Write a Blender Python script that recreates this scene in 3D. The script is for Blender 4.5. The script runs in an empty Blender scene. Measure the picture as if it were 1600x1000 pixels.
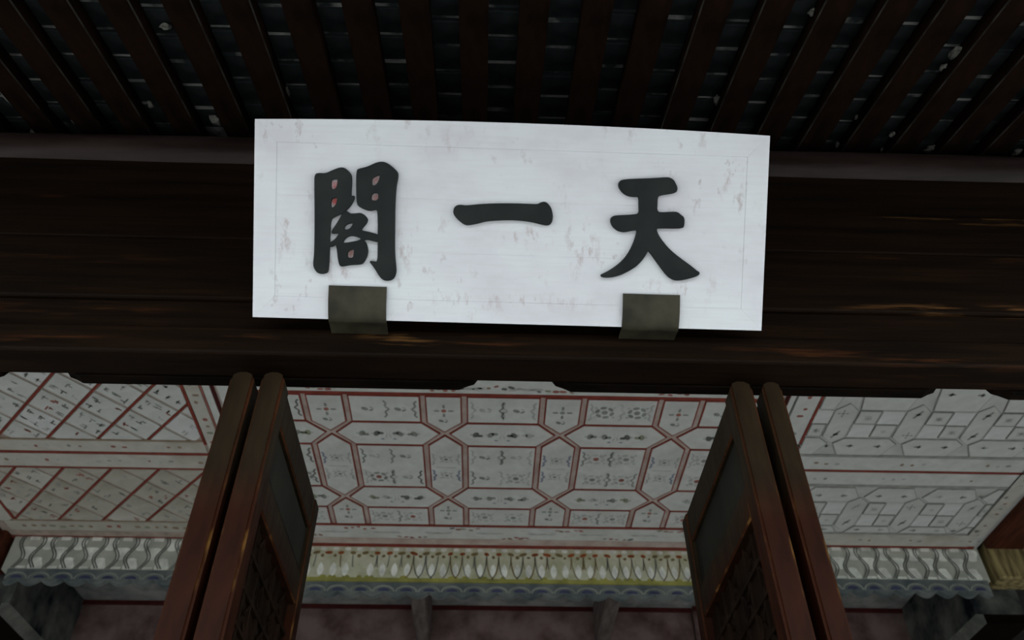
import bpy, bmesh, math, random
from mathutils import Vector, Matrix
random.seed(7)
SC = bpy.context.scene
COL = SC.collection

# ---------------------------------------------------------------- camera, sky, exposure
cam_d = bpy.data.cameras.new('camera')
cam = bpy.data.objects.new('camera', cam_d); COL.objects.link(cam)
cam_d.sensor_fit = 'HORIZONTAL'; cam_d.sensor_width = 36.0
cam_d.lens = 36.0 * 1294.3 / 1600.0
cam_d.clip_start = 0.02; cam_d.clip_end = 200
PITCH, YAW, ROLL = 0.7552884, 0.03328589, -0.00289325
fw = Vector((math.sin(YAW)*math.cos(PITCH), math.cos(YAW)*math.cos(PITCH), math.sin(PITCH)))
rt = Vector((math.cos(YAW), -math.sin(YAW), 0)); up = rt.cross(fw)
rt2 = rt*math.cos(ROLL) + up*math.sin(ROLL); up2 = -rt*math.sin(ROLL) + up*math.cos(ROLL)
m = Matrix((rt2, up2, -fw)).transposed().to_4x4(); m.translation = (0, 0, 1.6)
cam.matrix_world = m
SC.camera = cam
cam_d.dof.use_dof = True; cam_d.dof.focus_distance = 2.25; cam_d.dof.aperture_fstop = 3.5

world = bpy.data.worlds.new('overcast'); SC.world = world; world.use_nodes = True
bg = world.node_tree.nodes['Background']
bg.inputs['Color'].default_value = (0.87, 0.93, 0.96, 1); bg.inputs['Strength'].default_value = 1.0
SC.view_settings.view_transform = 'Standard'; SC.view_settings.look = 'None'
SC.view_settings.gamma = 1.0; SC.view_settings.use_curve_mapping = False
SC.view_settings.exposure = 2.12
SC.cycles.max_bounces = 8; SC.cycles.diffuse_bounces = 5
tian = [[(0.2529, 0.3383), (0.2546, 0.3471), (0.2618, 0.3516), (0.2983, 0.3548), (0.3333, 0.357), (0.3625, 0.3599), (0.3728, 0.3603), (0.3832, 0.3554), (0.388, 0.3468), (0.3927, 0.3383), (0.3924, 0.331), (0.3888, 0.3265), (0.3757, 0.3232), (0.3582, 0.3207), (0.3466, 0.3165), (0.3457, 0.3006), (0.346, 0.2779), (0.3598, 0.2763), (0.3891, 0.2792), (0.398, 0.2774), (0.4041, 0.2718), (0.4126, 0.2662), (0.4124, 0.2473), (0.4097, 0.2428), (0.3906, 0.2414), (0.3612, 0.2414), (0.345, 0.24), (0.35, 0.225), (0.3624, 0.2079), (0.3809, 0.188), (0.4052, 0.1696), (0.4325, 0.1514), (0.4477, 0.1395), (0.4552, 0.1359), (0.451, 0.1299), (0.4394, 0.1252), (0.419, 0.1193), (0.4014, 0.1162), (0.3894, 0.1194), (0.3773, 0.1278), (0.3618, 0.1464), (0.3463, 0.1665), (0.3355, 0.1808), (0.3285, 0.1879), (0.3225, 0.1746), (0.3113, 0.1582), (0.2971, 0.1446), (0.2769, 0.1323), (0.2566, 0.123), (0.2362, 0.1189), (0.2215, 0.1196), (0.2169, 0.1233), (0.2271, 0.128), (0.2472, 0.1403), (0.2672, 0.1569), (0.2813, 0.1749), (0.2922, 0.1971), (0.2988, 0.2177), (0.3026, 0.2353), (0.288, 0.2334), (0.2706, 0.2285), (0.2558, 0.231), (0.2438, 0.2394), (0.2376, 0.2494), (0.2372, 0.2595), (0.2429, 0.2649), (0.2545, 0.2664), (0.2809, 0.2681), (0.3057, 0.2717), (0.3041, 0.2906), (0.3032, 0.3152), (0.2939, 0.3141), (0.2792, 0.3145), (0.2673, 0.3199), (0.2582, 0.3283)]]
yi = [[(-0.1389, 0.2661), (-0.1371, 0.2738), (-0.1315, 0.2787), (-0.123, 0.2803), (-0.1115, 0.2784), (-0.0924, 0.2809), (-0.0696, 0.2838), (-0.0352, 0.286), (0.0031, 0.2872), (0.0376, 0.2871), (0.0606, 0.2864), (0.0672, 0.2914), (0.0767, 0.2936), (0.0835, 0.29), (0.0915, 0.2807), (0.0957, 0.2675), (0.0962, 0.2541), (0.0936, 0.2445), (0.087, 0.2395), (0.0735, 0.241), (0.0522, 0.2461), (0.0233, 0.2496), (-0.0055, 0.2501), (-0.0341, 0.2483), (-0.0609, 0.2456), (-0.0818, 0.2393), (-0.1027, 0.2348), (-0.1123, 0.2355), (-0.124, 0.2437), (-0.1338, 0.253), (-0.1387, 0.2604)]]
ge = [[(-0.4691, 0.3415), (-0.4597, 0.345), (-0.4438, 0.3439), (-0.428, 0.3523), (-0.4091, 0.3599), (-0.3979, 0.358), (-0.3866, 0.3473), (-0.3832, 0.3379), (-0.3835, 0.3156), (-0.3849, 0.2901), (-0.3761, 0.2952), (-0.3775, 0.2856), (-0.3852, 0.271), (-0.3962, 0.2596), (-0.404, 0.253), (-0.4167, 0.2478), (-0.4309, 0.2394), (-0.4328, 0.2154), (-0.433, 0.1739), (-0.434, 0.1386), (-0.4353, 0.1161), (-0.4384, 0.1112), (-0.4479, 0.1084), (-0.4592, 0.1107), (-0.4673, 0.1217), (-0.4691, 0.1328), (-0.4668, 0.1505), (-0.4663, 0.2017), (-0.4673, 0.2654), (-0.4687, 0.313)], [(-0.4324, 0.3284), (-0.4277, 0.3333), (-0.4134, 0.3347), (-0.4153, 0.3178), (-0.4193, 0.3088), (-0.4311, 0.3062)], [(-0.4307, 0.284), (-0.4276, 0.2889), (-0.4142, 0.2908), (-0.4165, 0.2733), (-0.4249, 0.2635), (-0.4323, 0.2664)], [(-0.3708, 0.3541), (-0.3645, 0.3581), (-0.3455, 0.3628), (-0.3266, 0.3729), (-0.3107, 0.3766), (-0.2979, 0.3722), (-0.2849, 0.3631), (-0.2752, 0.3539), (-0.2734, 0.3444), (-0.2771, 0.3252), (-0.2789, 0.3029), (-0.2799, 0.271), (-0.2792, 0.2072), (-0.2781, 0.1559), (-0.2736, 0.1239), (-0.275, 0.111), (-0.2796, 0.1013), (-0.2891, 0.0968), (-0.302, 0.0974), (-0.3118, 0.1068), (-0.3217, 0.1226), (-0.3299, 0.1336), (-0.3365, 0.1408), (-0.3269, 0.1401), (-0.3163, 0.1388), (-0.3163, 0.1741), (-0.3181, 0.2635), (-0.3245, 0.2649), (-0.3372, 0.2613), (-0.35, 0.2641), (-0.3629, 0.2701), (-0.3678, 0.2763), (-0.3698, 0.3002)], [(-0.3361, 0.3377), (-0.326, 0.3444), (-0.3149, 0.3479), (-0.3162, 0.3336), (-0.324, 0.3206), (-0.3351, 0.3187)], [(-0.3376, 0.2836), (-0.3354, 0.3028), (-0.3173, 0.3059), (-0.3175, 0.2842)], [(-0.393, 0.2581), (-0.3849, 0.2513), (-0.3721, 0.2517), (-0.3594, 0.2543), (-0.3497, 0.2482), (-0.3432, 0.2404), (-0.3468, 0.2307), (-0.3556, 0.2209), (-0.3593, 0.2128), (-0.3426, 0.2101), (-0.3233, 0.2059), (-0.3175, 0.2028), (-0.3172, 0.1884), (-0.3278, 0.1897), (-0.3455, 0.194), (-0.355, 0.1889), (-0.3486, 0.1875), (-0.3436, 0.1765), (-0.3417, 0.1637), (-0.3447, 0.1508), (-0.3524, 0.1362), (-0.3604, 0.1334), (-0.3828, 0.1321), (-0.4019, 0.1274), (-0.4067, 0.1298), (-0.4101, 0.1425), (-0.4128, 0.1649), (-0.4148, 0.1744), (-0.4172, 0.1801), (-0.425, 0.1741), (-0.4327, 0.1733), (-0.4325, 0.1809), (-0.4221, 0.187), (-0.4142, 0.1952), (-0.408, 0.2066), (-0.4192, 0.2056), (-0.4281, 0.2053), (-0.4241, 0.2141), (-0.4163, 0.2255), (-0.407, 0.2417), (-0.4015, 0.253)], [(-0.4002, 0.218), (-0.394, 0.2277), (-0.3766, 0.2324), (-0.3765, 0.2267), (-0.3842, 0.2153), (-0.3954, 0.2127)], [(-0.4028, 0.1828), (-0.3966, 0.1941), (-0.384, 0.2015), (-0.3712, 0.2006), (-0.3551, 0.1947), (-0.3614, 0.1888), (-0.3773, 0.1851), (-0.3964, 0.1813)], [(-0.3897, 0.1655), (-0.3722, 0.1702), (-0.3736, 0.1564), (-0.375, 0.1467), (-0.391, 0.1463)]]
# ---------------------------------------------------------------- helpers
def link_mesh(name, me, mats, parent=None, loc=(0, 0, 0), stuff=False):
    o = bpy.data.objects.new(name, me); COL.objects.link(o)
    for mt in (mats if isinstance(mats, (list, tuple)) else [mats]):
        if len(me.materials) < len(mats if isinstance(mats, (list, tuple)) else [mats]): me.materials.append(mt)
    o.location = loc
    if parent: o.parent = parent
    if stuff: o['kind'] = 'stuff'
    return o
def obj(name, bm, mats, parent=None, loc=(0, 0, 0), stuff=False, smooth=False):
    me = bpy.data.meshes.new(name); bm.normal_update(); bm.to_mesh(me); bm.free()
    if smooth:
        for p in me.polygons: p.use_smooth = True
    return link_mesh(name, me, mats, parent, loc, stuff)
def root(name, label, cat, loc=(0, 0, 0), kind=None, group=None):
    o = bpy.data.objects.new(name, None); COL.objects.link(o); o.empty_display_size = 0.1
    o.location = loc; tag(o, label, cat, kind, group); return o
def tag(o, label, cat, kind=None, group=None):
    o['label'] = label; o['category'] = cat
    if kind: o['kind'] = kind
    if group: o['group'] = group
    return o
def box(bm, lo, hi, mi=0):
    x0, y0, z0 = lo; x1, y1, z1 = hi
    v = [bm.verts.new(p) for p in ((x0,y0,z0),(x1,y0,z0),(x1,y1,z0),(x0,y1,z0),(x0,y0,z1),(x1,y0,z1),(x1,y1,z1),(x0,y1,z1))]
    fs = []
    for f in ((0,3,2,1),(4,5,6,7),(0,1,5,4),(1,2,6,5),(2,3,7,6),(3,0,4,7)):
        q = bm.faces.new([v[i] for i in f]); q.material_index = mi; fs.append(q)
    return fs
def bbox(lo, hi, bev=0.004, mi=0, em=-1, seg=1):
    bm = bmesh.new(); box(bm, lo, hi, mi)
    if bev: bmesh.ops.bevel(bm, geom=bm.edges[:], offset=bev, segments=seg, affect='EDGES', material=em, profile=0.5)
    return bm
def prism(bm, poly, f, h0, h1, mi=0, side=None):
    """poly (a,b) list; f maps (a,b,h) to 3D"""
    a = [bm.verts.new(f(p[0], p[1], h0)) for p in poly]; b = [bm.verts.new(f(p[0], p[1], h1)) for p in poly]
    n = len(poly)
    for i in range(n):
        q = bm.faces.new((a[i], a[(i+1) % n], b[(i+1) % n], b[i])); q.material_index = mi if side is None else side
    q = bm.faces.new(b); q.material_index = mi
    q = bm.faces.new(a[::-1]); q.material_index = mi if side is None else side
def flat(bm, poly, f, h, mi):
    q = bm.faces.new([bm.verts.new(f(p[0], p[1], h)) for p in poly]); q.material_index = mi
def disc(bm, c, rx, ry, f, h, mi, n=8, rot=0.0):
    flat(bm, [(c[0]+rx*math.cos(2*math.pi*i/n)*math.cos(rot)-ry*math.sin(2*math.pi*i/n)*math.sin(rot),
               c[1]+rx*math.cos(2*math.pi*i/n)*math.sin(rot)+ry*math.sin(2*math.pi*i/n)*math.cos(rot)) for i in range(n)], f, h, mi)
def stroke(bm, pts, w, f, h, mi):
    for (x0, y0), (x1, y1) in zip(pts[:-1], pts[1:]):
        dx, dy = x1-x0, y1-y0; L = math.hypot(dx, dy) or 1e-9
        nx, ny = -dy/L*w/2, dx/L*w/2
        flat(bm, [(x0+nx, y0+ny), (x0-nx, y0-ny), (x1-nx, y1-ny), (x1+nx, y1+ny)], f, h, mi)
def area(p): return 0.5*sum(p[i][0]*p[(i+1) % len(p)][1]-p[(i+1) % len(p)][0]*p[i][1] for i in range(len(p)))
def ccw(p): return p if area(p) > 0 else p[::-1]
def clip_half(p, a, b, c):
    out = []
    for i in range(len(p)):
        P, Q = p[i], p[(i+1) % len(p)]; dp = a*P[0]+b*P[1]-c; dq = a*Q[0]+b*Q[1]-c
        if dp <= 0: out.append(P)
        if (dp < 0 < dq) or (dq < 0 < dp):
            t = dp/(dp-dq); out.append((P[0]+t*(Q[0]-P[0]), P[1]+t*(Q[1]-P[1])))
    return out
def clip_rect(p, x0, x1, y0, y1):
    for h in ((1,0,x1), (-1,0,-x0), (0,1,y1), (0,-1,-y0)):
        if len(p) < 3: return []
        p = clip_half(p, *h)
    q = []
    for v in p:
        if not q or math.hypot(v[0]-q[-1][0], v[1]-q[-1][1]) > 1e-4: q.append(v)
    if len(q) > 1 and math.hypot(q[0][0]-q[-1][0], q[0][1]-q[-1][1]) < 1e-4: q.pop()
    return q
def inset(p, d):
    """convex polygon moved inwards by d (number or one per edge)"""
    p = ccw(p); n = len(p); q = p
    for i in range(n):
        x0, y0 = p[i]; x1, y1 = p[(i+1) % n]; L = math.hypot(x1-x0, y1-y0) or 1e-9
        a, b = (y1-y0)/L, -(x1-x0)/L
        di = d[i] if isinstance(d, (list, tuple)) else d
        q = clip_half(q, a, b, a*x0+b*y0-di)
        if len(q) < 3: return []
    return q
def chaikin(p, n=2):
    for _ in range(n):
        q = []
        for i in range(len(p)):
            (x0, y0), (x1, y1) = p[i], p[(i+1) % len(p)]
            q += [(x0*.75+x1*.25, y0*.75+y1*.25), (x0*.25+x1*.75, y0*.25+y1*.75)]
        p = q
    return p

# ---------------------------------------------------------------- materials
def new_mat(name):
    mt = bpy.data.materials.new(name); mt.use_nodes = True
    nt = mt.node_tree; return mt, nt, nt.nodes['Principled BSDF']
def N(nt, typ, **kw):
    n = nt.nodes.new(typ)
    for k, v in kw.items():
        if k in n.inputs: n.inputs[k].default_value = v
        else: setattr(n, k, v)
    return n
def noise(nt, scale, stretch=(1, 1, 1), detail=4, coord='Object', rough=0.55):
    tc = N(nt, 'ShaderNodeTexCoord'); mp = N(nt, 'ShaderNodeMapping'); mp.inputs['Scale'].default_value = stretch
    nt.links.new(tc.outputs[coord], mp.inputs['Vector'])
    ns = N(nt, 'ShaderNodeTexNoise'); ns.inputs['Scale'].default_value = scale; ns.inputs['Detail'].default_value = detail
    ns.inputs['Roughness'].default_value = rough
    nt.links.new(mp.outputs['Vector'], ns.inputs['Vector']); return ns.outputs['Fac']
def ramp(nt, fac, stops):
    r = N(nt, 'ShaderNodeValToRGB'); e = r.color_ramp.elements
    while len(e) < len(stops): e.new(0.5)
    for el, (p, c) in zip(e, stops): el.position = p; el.color = (c[0], c[1], c[2], 1) if not isinstance(c, (int, float)) else (c, c, c, 1)
    nt.links.new(fac, r.inputs['Fac']); return r.outputs['Color']
def mix(nt, fac, a, b):
    n = N(nt, 'ShaderNodeMix'); n.data_type = 'RGBA'
    for s, v in ((0, fac), (6, a), (7, b)):
        if hasattr(v, 'is_output'): nt.links.new(v, n.inputs[s])
        else: n.inputs[s].default_value = v if isinstance(v, (int, float)) else (v[0], v[1], v[2], 1)
    return n.outputs[2]
def math_n(nt, op, a, b=0.0):
    n = N(nt, 'ShaderNodeMath'); n.operation = op
    for s, v in ((0, a), (1, b)):
        if hasattr(v, 'is_output'): nt.links.new(v, n.inputs[s])
        else: n.inputs[s].default_value = v
    return n.outputs[0]
def bump(nt, bs, fac, strength=0.3, dist=0.01):
    b = N(nt, 'ShaderNodeBump'); b.inputs['Strength'].default_value = strength; b.inputs['Distance'].default_value = dist
    nt.links.new(fac, b.inputs['Height']); nt.links.new(b.outputs['Normal'], bs.inputs['Normal'])
def simple(name, c1, c2, scale=6, stretch=(1, 1, 1), rough=0.75, lo=0.35, hi=0.65, bmp=0.0, spec=0.3, coord='Object'):
    mt, nt, bs = new_mat(name); f = noise(nt, scale, stretch, coord=coord)
    nt.links.new(ramp(nt, f, [(lo, c1), (hi, c2)]), bs.inputs['Base Color'])
    bs.inputs['Roughness'].default_value = rough; bs.inputs['Specular IOR Level'].default_value = spec
    if bmp: bump(nt, bs, f, bmp)
    return mt
def blob(nt, cx, cz, rx, rz, axes=(0, 2)):
    """1 inside an ellipse around (cx,cz) in object space, soft outside"""
    tc = N(nt, 'ShaderNodeTexCoord'); sp = N(nt, 'ShaderNodeSeparateXYZ'); nt.links.new(tc.outputs['Object'], sp.inputs[0])
    a = math_n(nt, 'DIVIDE', math_n(nt, 'SUBTRACT', sp.outputs[axes[0]], cx), rx)
    b = math_n(nt, 'DIVIDE', math_n(nt, 'SUBTRACT', sp.outputs[axes[1]], cz), rz)
    d = math_n(nt, 'SQRT', math_n(nt, 'ADD', math_n(nt, 'MULTIPLY', a, a), math_n(nt, 'MULTIPLY', b, b)))
    r = N(nt, 'ShaderNodeMapRange'); r.inputs[1].default_value = 0.3; r.inputs[2].default_value = 1.0
    r.inputs[3].default_value = 1.0; r.inputs[4].default_value = 0.0
    nt.links.new(d, r.inputs[0]); return r.outputs[0]

def facade_wood(name, streaks, dark=(.0045, .0026, .0014), lite=(.0115, .0055, .0026), grain=(1.0, 8, 14)):
    mt, nt, bs = new_mat(name)
    col = ramp(nt, noise(nt, 2.2, grain), [(.35, dark), (.7, lite)])
    wear = ramp(nt, noise(nt, 5.0, (1.0, 8, 14), 6), [(.51, 0), (.64, 1)])
    for (x, z, rx, rz, c) in streaks:
        col = mix(nt, math_n(nt, 'MULTIPLY', wear, blob(nt, x, z, rx, rz)), col, c)
    nt.links.new(col, bs.inputs['Base Color']); bs.inputs['Roughness'].default_value = 0.6
    bs.inputs['Specular IOR Level'].default_value = 0.05
    bump(nt, bs, noise(nt, 4, (1, 10, 14)), 0.25); return mt
GOLD = (.10, .048, .015); RUST = (.036, .013, .005)
M = {}
M['lintel'] = facade_wood('lintel_wood', [(-.22, 2.95, .13, .03, GOLD), (-.02, 2.95, .16, .03, RUST), (-1.05, 2.93, .2, .03, RUST), (.75, 2.93, .25, .03, RUST), (1.15, 2.92, .4, .03, RUST), (-.6, 2.95, .1, .02, RUST)])
M['architrave'] = facade_wood('architrave_wood', [(1.48, 3.475, .46, .03, GOLD), (1.0, 3.5, .3, .03, RUST), (1.3, 3.3, .4, .02, RUST), (-1.2, 3.23, .4, .025, RUST), (1.25, 3.1, .4, .025, (.11, .05, .018)), (-1.2, 3.5, .3, .03, RUST), (-1.1, 3.05, .4, .03, RUST)])
M['purlin'] = simple('purlin_wood', (.010, .0055, .0042), (.025, .0155, .0140), 3, (1, 8, 8), .45, bmp=.2, spec=.15)
M['rafter'] = simple('rafter_wood', (.0045, .0022, .0013), (.011, .0050, .0028), 3, (9, 1, 9), .7, bmp=.2, spec=.04)
M['rafter_lit_edge'] = simple('rafter_lit_arris', (.005, .0035, .0025), (.034, .031, .026), 7, (4, .6, 4), .7, spec=.05)  # lighter arris colour, stands in for light caught along the rafter edge
M['brick'] = simple('roof_brick', (.004, .005, .0055), (.019, .0225, .024), 9, rough=.85, bmp=.3, spec=.05)
M['mortar'] = simple('roof_mortar', (.025, .03, .032), (.25, .25, .24), 8, rough=.9, lo=.42, hi=.60, spec=.05)
M['plaster'] = simple('plaster_lump', (.03, .036, .034), (.17, .165, .145), 22, rough=.9, bmp=.4, lo=.38, hi=.66)
M['roof_back'] = simple('roof_back', (.02, .02, .02), (.04, .04, .04))

def door_mat(name, edge=False):
    mt, nt, bs = new_mat(name)
    tc = N(nt, 'ShaderNodeTexCoord'); sp = N(nt, 'ShaderNodeSeparateXYZ'); nt.links.new(tc.outputs['Object'], sp.inputs[0])
    n1 = noise(nt, 9, (3, 3, .8)); n2 = noise(nt, 3.5, (1, 1, 1))
    z = math_n(nt, 'ADD', sp.outputs[2], math_n(nt, 'MULTIPLY', math_n(nt, 'SUBTRACT', n2, .5), .28))
    k = N(nt, 'ShaderNodeMapRange'); k.inputs[1].default_value = 2.50; k.inputs[2].default_value = 2.62
    nt.links.new(z, k.inputs[0])
    low = ramp(nt, n1, [(.3, (.0095, .0022, .0009)), (.75, (.026, .0062, .0020))])
    high = ramp(nt, n1, [(.3, (.009, .0056, .0027)), (.75, (.024, .0152, .0072))])
    if edge:
        low = ramp(nt, n1, [(.54, (.026, .007, .0025)), (.70, (.13, .063, .015))]); high = ramp(nt, n1, [(.4, (.024, .010, .004)), (.7, (.055, .018, .007))])
    nt.links.new(mix(nt, k.outputs[0], low, high), bs.inputs['Base Color'])
    bs.inputs['Roughness'].default_value = .55; bs.inputs['Specular IOR Level'].default_value = .07
    bump(nt, bs, n1, .25); return mt
M['door'] = door_mat('door_paint'); M['door_edge'] = door_mat('door_arris', True)
M['door_panel'] = simple('door_panel_paint', (.009, .0088, .0072), (.018, .0172, .0138), 5, (4, 4, 1), .6, spec=.1)
M['lattice'] = simple('lattice_wood', (.005, .003, .0018), (.013, .0065, .0035), 8, rough=.6, spec=.05)
M['pivot'] = simple('pivot_rail_wood', (.003, .002, .0015), (.007, .0045, .003), 5, (1, 6, 6), .7, spec=.03)

# ceiling paints
def paint(name, c, var=.25, scale=14, mot=None, spec=.15):
    a = tuple(x*(1-var) for x in c); b = tuple(min(1, x*(1+var*.5)) for x in c)
    return simple(name, a, b, scale, rough=.85, spec=spec)
WH = (.60, .61, .585)
def aged_white(name, c, stain):
    mt, nt, bs = new_mat(name)
    base = ramp(nt, noise(nt, 16), [(.3, tuple(x*.85 for x in c)), (.7, c)])
    st = ramp(nt, noise(nt, 3.0, detail=6), [(.52, 0), (.75, .75)])
    nt.links.new(mix(nt, st, base, stain), bs.inputs['Base Color']); bs.inputs['Roughness'].default_value = .85
    bs.inputs['Specular IOR Level'].default_value = .15; return mt
M['white'] = aged_white('ceiling_white', WH, (.42, .42, .39))
M['white_warm'] = aged_white('ceiling_white_warm', (.54, .52, .47), (.30, .26, .20))
M['white_stain'] = aged_white('ceiling_white_stained', (.46, .44, .38), (.24, .22, .15))
M['white_cool'] = aged_white('ceiling_white_cool', (.66, .67, .66), (.50, .50, .48))
M['strip'] = paint('strip_beige', (.44, .33, .29)); M['pink'] = simple('strip_pink', (.38, .28, .25), (.50, .43, .39), 9)
M['red'] = paint('line_red', (.215, .045, .032)); M['darkred'] = paint('line_dark_red', (.055, .010, .009))
M['paleline'] = paint('line_pale', (.37, .30, .26)); M['greyline'] = paint('line_grey', (.33, .33, .31))
M['ink'] = paint('ink_grey', (.25, .26, .235)); M['ink_pale'] = paint('ink_pale', (.43, .44, .42)); M['ink_dark'] = paint('ink_dark', (.15, .155, .14))
M['ink_red'] = paint('ink_red', (.30, .12, .10)); M['ink_blue'] = paint('ink_blue', (.22, .24, .31)); M['ink_green'] = paint('ink_green', (.26, .28, .20)); M['ink_brown'] = paint('ink_brown', (.28, .21, .15)); M['bay_grey'] = simple('bay_grey', (.44, .44, .42), (.54, .545, .53), 9)
CEIL = ['white', 'red', 'ink', 'ink_pale', 'ink_dark', 'ink_red', 'ink_blue', 'paleline', 'greyline', 'white_warm', 'white_cool', 'ink_green', 'ink_brown', 'pink', 'darkred', 'white_stain']
CM = [M[k] for k in CEIL]; CI = {k: i for i, k in enumerate(CEIL)}

# frieze paints
M['fz_side'] = simple('frieze_grey_green', (.38, .40, .35), (.50, .51, .44), 7)
M['fz_blob'] = paint('frieze_blob', (.80, .82, .76)); M['fz_line'] = paint('frieze_line', (.17, .18, .16))
M['fz_mid'] = simple('frieze_yellow', (.44, .44, .29), (.66, .66, .52), 9)
M['fz_yellow'] = simple('frieze_olive', (.22, .22, .06), (.40, .38, .10), 8); M['fz_orange'] = paint('frieze_orange', (.30, .09, .03))
M['fz_brown'] = paint('frieze_brown', (.22, .17, .08)); M['fz_teal'] = simple('frieze_teal', (.07, .09, .10), (.17, .19, .18), 8)
M['fz_blue'] = paint('frieze_blue', (.06, .065, .13)); M['fz_pale'] = paint('frieze_pale', (.26, .28, .25))
FZ = ['fz_side', 'fz_blob', 'fz_line', 'fz_mid', 'fz_yellow', 'fz_orange', 'fz_brown', 'fz_teal', 'fz_blue', 'fz_pale', 'red', 'strip']
FM = [M[k] for k in FZ]; FI = {k: i for i, k in enumerate(FZ)}
M['tie_red'] = simple('tie_beam_red', (.045, .014, .009), (.085, .026, .014), 6, (6, 1, 6), .6, spec=.05)
M['tie_painted'] = simple('tie_beam_painted', (.008, .011, .016), (.13, .135, .12), 5, (1, 1, 1), .8, .36, .68, spec=.05)
M['tie_edge'] = simple('tie_beam_edge', (.09, .095, .085), (.18, .18, .16), 7)
M['end_block'] = simple('beam_end_yellow', (.10, .075, .03), (.36, .29, .13), 5, (7, 7, 1), .8)
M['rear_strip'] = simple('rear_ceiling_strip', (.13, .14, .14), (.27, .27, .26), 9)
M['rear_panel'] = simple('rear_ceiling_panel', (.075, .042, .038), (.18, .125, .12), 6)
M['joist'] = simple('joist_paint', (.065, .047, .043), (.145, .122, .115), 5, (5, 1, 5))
M['wall'] = simple('wall_plaster', (.66, .65, .61), (.76, .75, .72), 2)
M['dark_wall'] = simple('dark_wall_wood', (.02, .012, .008), (.045, .024, .015), 3, (6, 6, 1))
M['floor'] = simple('floor_brick', (.50, .49, .46), (.62, .61, .58), 4)
M['yard'] = simple('yard_paving', (.17, .17, .165), (.25, .245, .235), 1.3)
M['column'] = simple('column_paint', (.02, .007, .004), (.05, .016, .009), 4, (4, 4, .6), .5, spec=.1)

# plaque
def plaque_white():
    mt, nt, bs = new_mat('plaque_white')
    base = ramp(nt, noise(nt, 3.2, (1, 1.6, 1), 5), [(.32, (.54, .53, .57)), (.52, (.615, .63, .66)), (.72, (.635, .67, .685))])
    grain = ramp(nt, noise(nt, 8, (1, 14, 1), 5), [(.45, 0), (.72, .35)])
    col = mix(nt, grain, base, (.54, .525, .54))
    fleck = ramp(nt, noise(nt, 26, (1, .55, 1), 5, rough=.65), [(.585, 0), (.69, .8)])
    zone = ramp(nt, noise(nt, 4.5, (1, 1, 1), 3), [(.45, .12), (.62, 1)])
    col = mix(nt, math_n(nt, 'MULTIPLY', fleck, zone), col, (.36, .30, .30))
    spots = [(-.44, .20, .05, .17), (-.26, .19, .06, .09), (.04, .21, .09, .035), (-.13, .43, .05, .05), (.45, .10, .07, .05), (.36, .30, .05, .06), (.53, .36, .04, .08), (.17, .19, .06, .1), (.0, .055, .25, .03), (-.54, .2, .03, .1)]
    fl2 = ramp(nt, noise(nt, 34, (1, .4, 1), 6, rough=.7), [(.52, 0), (.64, .75)])
    for (x, y, rx, ry) in spots:
        col = mix(nt, math_n(nt, 'MULTIPLY', fl2, blob(nt, x, y, rx, ry, (0, 1))), col, (.40, .335, .335))
    tc_red = ramp(nt, noise(nt, 40), [(.40, 0), (.56, 1)])
    for (x, y) in [(-.4205, .3213), (-.4229, .2804), (-.3252, .3318), (-.3255, .2935), (-.3828, .1599)]:
        col = mix(nt, math_n(nt, 'MULTIPLY', tc_red, blob(nt, x, y, .014, .018, (0, 1))), col, (.55, .10, .10) if x < -.4 else (.42, .24, .23))
    nt.links.new(col, bs.inputs['Base Color']); bs.inputs['Roughness'].default_value = .6
    bs.inputs['Specular IOR Level'].default_value = .2
    bump(nt, bs, noise(nt, 18, (1, 3, 1)), .08, .004); return mt
M['plaque'] = plaque_white()
M['letter'] = simple('letter_black', (.010, .012, .012), (.018, .021, .020), 10, rough=.5, spec=.12)
M['hook'] = simple('hook_brass', (.016, .0145, .009), (.042, .038, .024), 12, (1, 1, 1), .5, bmp=.2, spec=.2)
M['iron'] = simple('iron', (.02, .02, .02), (.05, .04, .035), 9)

# ---------------------------------------------------------------- setting: ground, floor, walls
bm = bmesh.new(); box(bm, (-16, -26, -.5), (16, -.9, -.30)); tag(obj('ground', bm, M['yard']), 'pale stone paved courtyard in front of the hall', 'ground', 'structure')
bm = bmesh.new(); box(bm, (-5.2, -.9, -.5), (5.2, 8.4, 0)); tag(obj('floor', bm, M['floor']), 'pale stone floor of the porch and hall', 'floor', 'structure')
bm = bmesh.new(); box(bm, (-5.2, 8.2, 0), (5.2, 8.4, 4.6)); tag(obj('wall_back', bm, M['dark_wall']), 'dark wooden rear wall of the hall', 'wall', 'structure')
for nm, x0, x1 in (('wall_left', -5.2, -5.0), ('wall_right', 5.0, 5.2)):
    bm = bmesh.new(); box(bm, (x0, 1.5, 0), (x1, 8.2, 4.6)); tag(obj(nm, bm, M['wall']), 'plastered %s side wall of the hall' % nm[5:], 'wall', 'structure')
# facade wall beyond the doorway and above the purlin
bm = bmesh.new(); box(bm, (-5.0, 1.60, 2.9), (-3.1, 1.71, 3.66)); box(bm, (3.2, 1.60, 2.9), (5.0, 1.71, 3.66)); box(bm, (-5.0, 1.72, 3.4), (5.0, 1.86, 4.6))
tag(obj('wall_front', bm, M['dark_wall']), 'dark timber front wall around the doorway', 'wall', 'structure')

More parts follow.
